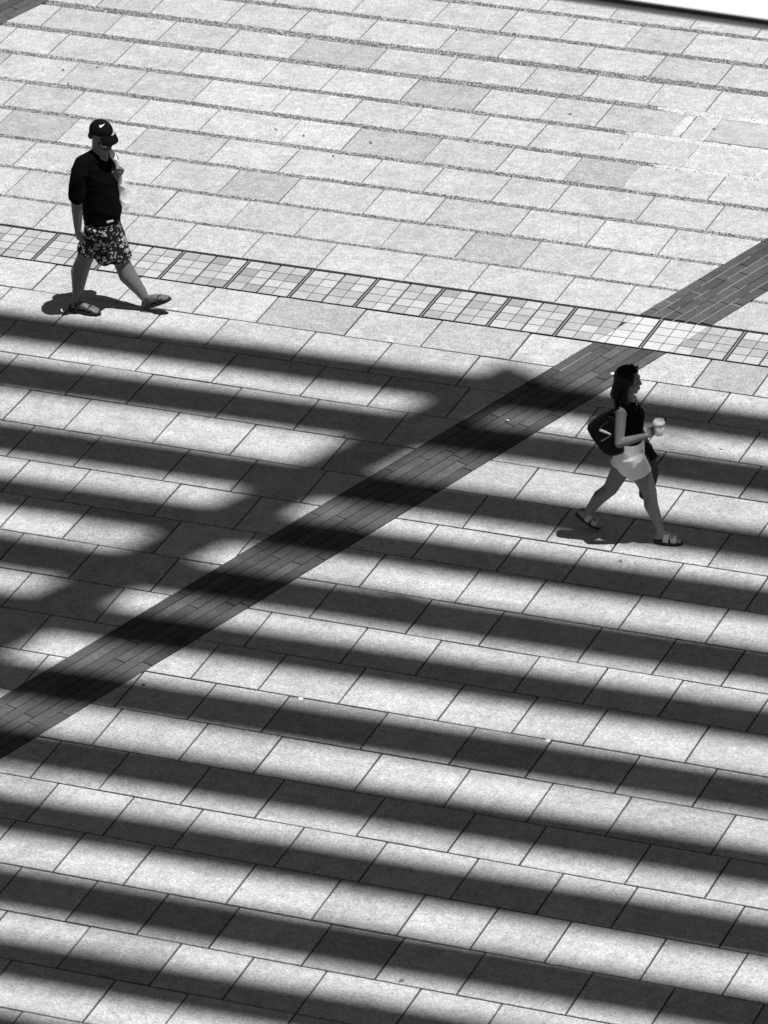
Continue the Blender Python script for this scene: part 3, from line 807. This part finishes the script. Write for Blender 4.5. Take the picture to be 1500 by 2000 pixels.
tv = [on_ball(x, y) for x, y in tick]; tn = tv[0]-PH(-.006, 0, .046); tn /= np.linalg.norm(tn)
obj('emblem', mesh_of('emblem', tv + [p-tn*.004 for p in tv], [tuple(range(8)), tuple(range(15, 7, -1))] + [(k, (k+1) % 8, 8+(k+1) % 8, 8+k) for k in range(8)], M_LOGO), cap)
# t-shirt
sh_parts = [ring_tube([X(199, 432, 0), X(198, 405, 0), X(196, 372, 0), X(194, 345, 0), X(193, 318, 0), X(194, 302, 0)],
                      [(.166, .184), (.176, .192), (.162, .188), (.144, .188), (.112, .158), (.073, .088)], ref=(1, -.12, 0), n=28),
            ring_tube([nek+(-.02, 0, -.01), rsh+(0, .02, .0)], [.07, .085]), ring_tube([nek+(-.01, 0, -.01), lsh+(0, -.02, .0)], [.07, .082]),
            ring_tube([rsh, X(152, 350, -.22), X(151, 383, -.25)], [.080, .079, .077]),
            ring_tube([lsh, (lsh+lelb)/2, lsh*.2+lelb*.8], [.075, .073, .070])]
d_ = X(151, 383, -.25)-X(152, 350, -.22)
shirt = fused('t_shirt', sh_parts, M_BLACK, man, .0065, 6, 0.010, (8, 8, 15), cuts=[(X(199, 443, -.17), (-0.06, 0, -1.0))])
obj('hem_label', mesh_of('hem_label', *ribbon([X(209, 434, -.196), X(221, 431, -.186)], .016, (0, 0, 1), .006), M_LOGO), shirt)
# shorts
th_r = rhip*.26+rkn*.74; th_l = lhip*.06+lkn*.94
fused('shorts', [ring_tube([X(201, 428, 0), X(202, 450, 0), X(204, 474, 0)], [(.160, .176), (.160, .178), (.120, .150)], ref=(1, 0, 0), n=26),
                 ring_tube([rhip+(.01, 0, .03), rhip*.6+rkn*.4, th_r], [(.098, .112), (.096, .108), (.096, .106)], ref=(1, 0, 0), n=24, cap=False),
                 ring_tube([lhip+(.0, 0, .03), lhip*.5+lkn*.5, th_l], [(.108, .112), (.108, .106), (.106, .104)], ref=(1, 0, 0), n=24, cap=False),
                 ring_tube([X(203, 450, 0), X(205, 484, -.02), X(206, 497, -.03)], [(.12, .13), (.11, .12), (.10, .11)], ref=(1, 0, 0), n=20)],
      M_PRINT, man, .0065, 4, .010, (9, 9, 10), seed=2)
for fr, nm in ((fr_r, 'a'), (fr_l, 'b')):
    sandal('sandal', man, fr, .050, [(.06, .10, .050, .020), (.30, .26, .085, .020), (.62, .70, .052, .020), (.80, .74, .040, .014)], M_SOLE, M_STRAP)
# towel over his left shoulder
tw = [X(210, 286, .04), X(217, 296, .02), X(224, 309, .0), X(231, 322, .04), X(235, 338, .07), X(237, 352, .06), X(239, 368, .08), X(242, 388, .09), X(244, 404, .09), X(244, 413, .09)]
towel = fused('tw', [ring_tube(tw, [(.026, .012), (.028, .012), (.028, .014), (.026, .016), (.022, .020), (.034, .018), (.045, .018), (.050, .018), (.052, .018), (.050, .014)], ref=(.45, 1, 0), n=16)], M_TOWEL, None, .005, 2, .008, (16, 16, 20), seed=4)
towel.name = 'towel'; towel.location = man.location; towel.rotation_euler = man.rotation_euler
tag(towel, 'white towel hanging over the man\'s shoulder and gripped in his raised hand', 'towel')

# ------------------------------------------------------------------ the woman
HW = math.radians(12.0)
g1 = ground_xy(1232, 1048); FW = Frame(g1[0]+OX, g1[1]+OY, HW); X = FW.px
wom = empty('person', (g1[0], g1[1], 0), HW)
tag(wom, 'woman with long dark hair, black sleeveless top and white shorts carrying a coffee cup', 'person')
rhip, lhip = X(1236, 898, -.085), X(1228, 878, .085)
rkn, lkn = X(1269, 962, -.085), X(1192, 955, .085)
rank, lank = X(1289, 1034, -.08), X(1142, 1006, .08)
pel, wai, che, nek = X(1230, 885, 0), X(1230, 850, 0), X(1230, 815, 0), X(1229, 782, 0)
rsh, lsh = X(1213, 805, -.155), X(1233, 780, .155)
relb, rwr = X(1209, 866, -.245), X(1262, 851, -.245)
lelb, lwr = X(1246, 836, .21), X(1262, 862, .16)
hd = X(1228, 744, 0)
print('WOMAN', [np.round(q, 2) for q in (rhip, rkn, rank, lhip, lkn, lank, pel, nek, rsh, lsh, relb, rwr, lelb, lwr, hd)])
rheel, rtoe = X(1279, 1053, -.085), X(1332, 1060, -.095); rheel[2] = .030; rtoe[2] = .028
lheel, ltoe = X(1127, 1003, .08), X(1172, 1033, .075); ltoe[2] = .035
parts, PW, RW = head_parts(hd, math.radians(4), math.radians(6), .96, False)
parts += [ring_tube([nek-(.0, 0, .04), PW(-.022, 0, -.06)], [.052, .047])]
parts += [ring_tube([rhip, (rhip+rkn)/2+(.012, 0, 0), rkn], [.080, .082, .060]), ring_tube([rkn, rkn*.66+rank*.34+(-.018, 0, 0), rank*.82+rkn*.18, rank], [.058, .060, .038, .034])]
parts += [ring_tube([lhip, (lhip+lkn)/2+(.012, 0, -.0), lkn], [.080, .082, .060]), ring_tube([lkn, lkn*.66+lank*.34+(-.014, 0, .01), lank*.82+lkn*.18, lank], [.058, .060, .038, .034])]
parts += [ring_tube([pel, wai, che, X(1231, 797, 0)], [(.085, .12), (.080, .108), (.098, .135), (.075, .13)], ref=(1, 0, 0))]
parts += [ring_tube([X(1224, 800, -.05), rsh], [.06, .048]), ring_tube([X(1230, 792, .05), lsh], [.06, .048])]
parts += [ring_tube([rsh, (rsh+relb)/2, relb], [.048, .045, .037]), ring_tube([relb, relb*.62+rwr*.38, rwr], [.038, .037, .024])]
parts += [ring_tube([lsh, (lsh+lelb)/2, lelb], [.048, .043, .036]), ring_tube([lelb, lelb*.62+lwr*.38, lwr], [.036, .036, .024])]
cup_c = X(1287, 840, -.205)
hdir = (cup_c + np.array([-.02, .035, -.005])) - rwr
parts += hand_parts(rwr, hdir, (.1, -1, .1), (0, 0, 1), .92, .62)
phone_c = X(1268, 882, .13)
parts += hand_parts(lwr, phone_c - lwr + np.array([-.03, .03, -.01]), (.5, -.8, .2), (.5, 0, .6), .92, .55)
fp, fr_r = foot_parts(rank, rheel, rtoe, (0, 0, 1), .043); parts += fp
fp, fr_l = foot_parts(lank, lheel, ltoe, (.4, 0, 1), .043); parts += fp
fused('body', parts, M_SKIN_W, wom, .005, 3)
for sd in (-1, 1):
    obj('eye', mesh_of('eye', *ball(PW(.080, sd*.030, .010), np.array([.009, .015, .006]), RW, n=10, m=6), M_EYE, True), wom)
    obj('eyebrow', mesh_of('eyebrow', *ring_tube([PW(.084, sd*.014, .034), PW(.083, sd*.030, .039), PW(.071, sd*.048, .034)], [.003, .004, .003], n=8), M_HAIRW, True), wom)
fused('lips', [ball(PW(.092, 0, -.052), np.array([.012, .022, .007]), RW), ball(PW(.090, 0, -.064), np.array([.012, .020, .007]), RW)], M_LIP, wom, .003, 1)
# hair: crown, long back and the lock behind the near ear
hp = [ball(PW(-.026, 0, .045), np.array([.102, .088, .095])*.98, RW), ball(PW(.010, 0, .105), np.array([.060, .066, .030]), RW),
      ring_tube([PW(-.055, 0, .03), PW(-.080, 0, -.06), PW(-.085, 0, -.14), X(1210, 800, -.02), X(1211, 818, -.03)], [(.075, .085), (.060, .088), (.050, .085), (.042, .075), (.022, .05)], ref=(1, 0, 0)),
      ring_tube([PW(.020, -.066, .07), PW(-.012, -.078, .01), PW(-.020, -.078, -.07), X(1221, 790, -.10), X(1221, 806, -.11)], [.026, .034, .036, .030, .016]),
      ring_tube([PW(.020, .066, .07), PW(-.012, .078, .01), PW(-.020, .078, -.07), PW(-.01, .085, -.15)], [.026, .034, .034, .02])]
hair = fused('hair', hp, M_HAIRW, wom, .0055, 3, .014, (15, 16, 13), seed=1)
# sunglasses pushed up on the head
sg = [ring_tube([PW(.052, -.052, .108), PW(.068, -.020, .122), PW(.068, .020, .122), PW(.052, .052, .108)], [.007]*4, n=8)]
for sd in (-1, 1): sg += [ball(PW(.064, sd*.030, .124), np.array([.009, .026, .018]), RW @ roty(math.radians(-35))), ring_tube([PW(.050, sd*.056, .110), PW(-.02, sd*.086, .05)], [.004, .004], n=6)]
sung = obj('sunglasses', mesh_of('sunglasses', *merge(sg), mat('glasses_black', .01, .15, .6)[0], True)); sung.location = wom.location; sung.rotation_euler = wom.rotation_euler
tag(sung, 'black sunglasses pushed up on top of the woman\'s hair', 'sunglasses')
# top, shorts
fused('top', [ring_tube([X(1231, 864, 0), wai, X(1230, 830, 0), X(1231, 813, 0), X(1229, 800, 0)], [(.108, .130), (.103, .128), (.112, .144), (.122, .150), (.090, .140)], ref=(1, 0, .1), n=26),
              ring_tube([X(1229, 800, -.03), X(1219, 799, -.12)], [.075, .055]), ring_tube([X(1231, 796, .03), X(1233, 786, .12)], [.075, .055]),
              ball(X(1241, 815, -.055), .064), ball(X(1245, 808, .055), .064)],
      M_BLACK, wom, .0055, 5, .005, (9, 9, 12), cuts=[(X(1231, 870, 0), (0.0, 0, -1)), (X(1240, 784, 0), (.75, 0, .66))], seed=3)
fused('white_shorts', [ring_tube([X(1230, 856, 0), X(1230, 872, 0), X(1230, 890, 0), X(1230, 904, 0)], [(.106, .136), (.120, .150), (.124, .156), (.110, .145)], ref=(1, 0, 0), n=28),
                 ring_tube([rhip+(-.012, 0, .04), rhip*.72+rkn*.28, rhip*.56+rkn*.44], [(.104, .098), (.106, .098), (.107, .100)], ref=(1, 0, 0), n=24, cap=False),
                 ring_tube([lhip+(-.01, 0, .04), lhip*.75+lkn*.25, lhip*.60+lkn*.40], [(.100, .098), (.096, .096), (.096, .097)], ref=(1, 0, 0), n=24, cap=False),
                 ring_tube([X(1231, 895, 0), X(1231, 916, 0)], [(.105, .12), (.095, .12)], ref=(1, 0, 0), n=24, cap=False)],
      M_WSHORT, wom, .0055, 6, .0045, (19, 14, 15), cuts=[(X(1230, 858, 0), (0, 0, 1))], seed=5)
M_TAN = mat('pale_leather', .38, .6, .3)[0]
for fr in (fr_r, fr_l):
    sandal('sandal', wom, fr, .043, [(.42, .46, .070, .046), (.70, .72, .048, .044)], M_SOLE, M_TAN)
# tote bag on her right shoulder, hanging behind the arm
bag_px = [(1146, 833), (1150, 827), (1172, 813), (1190, 803), (1206, 812), (1219, 850), (1220, 880), (1206, 886), (1192, 886), (1180, 878), (1165, 862), (1155, 850)]
bc = X(1188, 848, -.15)
bp_ = [X(x, y, -.13) for x, y in bag_px]; bpi = [bc + (p-bc)*.86 for p in bp_]
nb = len(bp_); bv = []
for src, dl in ((bpi, -.065), (bp_, -.045), (bp_, .035), (bpi, .06)): bv += [p + np.array([0, dl, 0]) for p in src]
bf = [tuple(range(nb)), tuple(reversed(range(3*nb, 4*nb)))]
for k in range(3):
    for i in range(nb): bf.append((k*nb+i, k*nb+(i+1) % nb, (k+1)*nb+(i+1) % nb, (k+1)*nb+i))
bm = bmesh.new(); _me = mesh_of('t', bv, bf, None); bm.from_mesh(_me); bmesh.ops.recalc_face_normals(bm, faces=bm.faces); bm.to_mesh(_me)
vv = [tuple(v.co) for v in _me.vertices]; ff = [tuple(p.vertices) for p in _me.polygons]; bm.free()
M_BAG = mat('black_leather', .004, .5, .12)[0]
bagroot = empty('tote_bag', (g1[0], g1[1], 0), HW)
tag(bagroot, 'black tote bag with white stroke marks slung on the woman\'s shoulder', 'bag')
fused('bag_body', [(vv, ff)], M_BAG, bagroot, .006, 2, .012, (10, 10, 9), seed=6)
obj('strap', mesh_of('strap', *ribbon([X(1172, 815, -.15), X(1192, 803, -.17), X(1208, 797, -.165), X(1216, 794, -.14), X(1214, 800, -.08), X(1205, 812, -.04)], .028, [(0, 1, .3)]*6, .008), M_BAG), bagroot)
lz = -.203
for (a, b, w_, mm) in (((1171, 839), (1193, 848.5), .020, M_LOGO), ((1174.5, 862), (1194, 850), .009, mat('logo_grey', .16, .4, .4)[0]), ((1171.5, 836), (1188, 822), .007, mat('logo_dim', .06, .4, .4)[0])):
    obj('mark', mesh_of('mark', *ribbon([X(a[0], a[1], lz), (X(a[0], a[1], lz)+X(b[0], b[1], lz))/2, X(b[0], b[1], lz)], [w_, w_*.9, w_*.45], (0, 0, 1), .006), mm), bagroot)
# coffee cup
cup = empty('coffee_cup', (0, 0, 0)); cw_ = FW.o + FW.f*cup_c[0] + FW.l*cup_c[1]; cup.location = (cw_[0], cw_[1], cup_c[2]-.042)
tag(cup, 'white takeaway coffee cup with domed lid held in the woman\'s hand', 'cup')
def lathe(prof, n=22):
    v = []; f = []
    for r, z in prof: v += [(r*math.cos(6.28318*k/n), r*math.sin(6.28318*k/n), z) for k in range(n)]
    for i in range(len(prof)-1):
        for k in range(n): f.append((i*n+k, i*n+(k+1) % n, (i+1)*n+(k+1) % n, (i+1)*n+k))
    f.append(tuple(reversed(range(n)))); f.append(tuple(range((len(prof)-1)*n, len(prof)*n))); return v, f
M_CUP = mat('paper_cup', .75, .5, .3)[0]
obj('cup_body', mesh_of('cup_body', *lathe([(.033, 0), (.037, .02), (.046, .104)]), M_CUP, True), cup)
lid = obj('lid', mesh_of('lid', *lathe([(.0500, .102), (.0510, .113), (.0490, .117), (.0460, .121), (.0435, .132), (.0380, .1335), (.0350, .129), (.001, .129)]), mat('lid_white', .82, .4, .4)[0], True), cup)
obj('sip_hole', mesh_of('sip_hole', *box_vf(-.040, -.034, -.007, .007, .1295, .1345), M_EYE), lid)
# phone
ph = empty('phone', (0, 0, 0)); pw_ = FW.o + FW.f*phone_c[0] + FW.l*phone_c[1]; ph.location = (pw_[0], pw_[1], phone_c[2])
tag(ph, 'black phone held low in the woman\'s far hand', 'phone')
pa_, pb_ = X(1259, 869, .12), X(1278, 896, .12); phone_c = (pa_+pb_)/2
_w = lambda q_: FW.f*q_[0] + FW.l*q_[1] + np.array([0, 0, q_[2]])
ly_ = _w(pb_-pa_); ly_ /= np.linalg.norm(ly_); nz_ = _w(np.array([.1, -.8, .6])); nz_ -= ly_*(nz_ @ ly_); nz_ /= np.linalg.norm(nz_); lx_ = np.cross(ly_, nz_)
_c = FW.o + _w(phone_c)
ph.matrix_world = Matrix(((lx_[0], ly_[0], nz_[0], _c[0]), (lx_[1], ly_[1], nz_[1], _c[1]), (lx_[2], ly_[2], nz_[2], _c[2]), (0, 0, 0, 1)))
obj('phone_case', mesh_of('phone_case', *box_vf(-.037, .037, -.076, .076, -.005, .004), mat('phone_black', .008, .5, .2)[0]), ph)
obj('screen', mesh_of('screen', *box_vf(-.034, .034, -.072, .072, .0042, .0052), mat('phone_glass', .006, .5, .1)[0]), ph)
# dark jacket hanging from the same hand
jk = [X(1263, 872, .20), X(1268, 895, .21), X(1270, 915, .22), X(1268, 938, .22), X(1262, 958, .21), X(1257, 970, .20)]
jacket = fused('jacket', [ring_tube(jk, [(.030, .03), (.055, .035), (.065, .04), (.068, .04), (.058, .035), (.045, .025)], ref=(1, 0, 0), n=20)], cloth_mat('dark_cloth', .075), None, .006, 3, .014, (14, 14, 6), seed=8)
jacket.location = wom.location; jacket.rotation_euler = wom.rotation_euler
tag(jacket, 'dark folded jacket hanging from the woman\'s far hand', 'jacket')
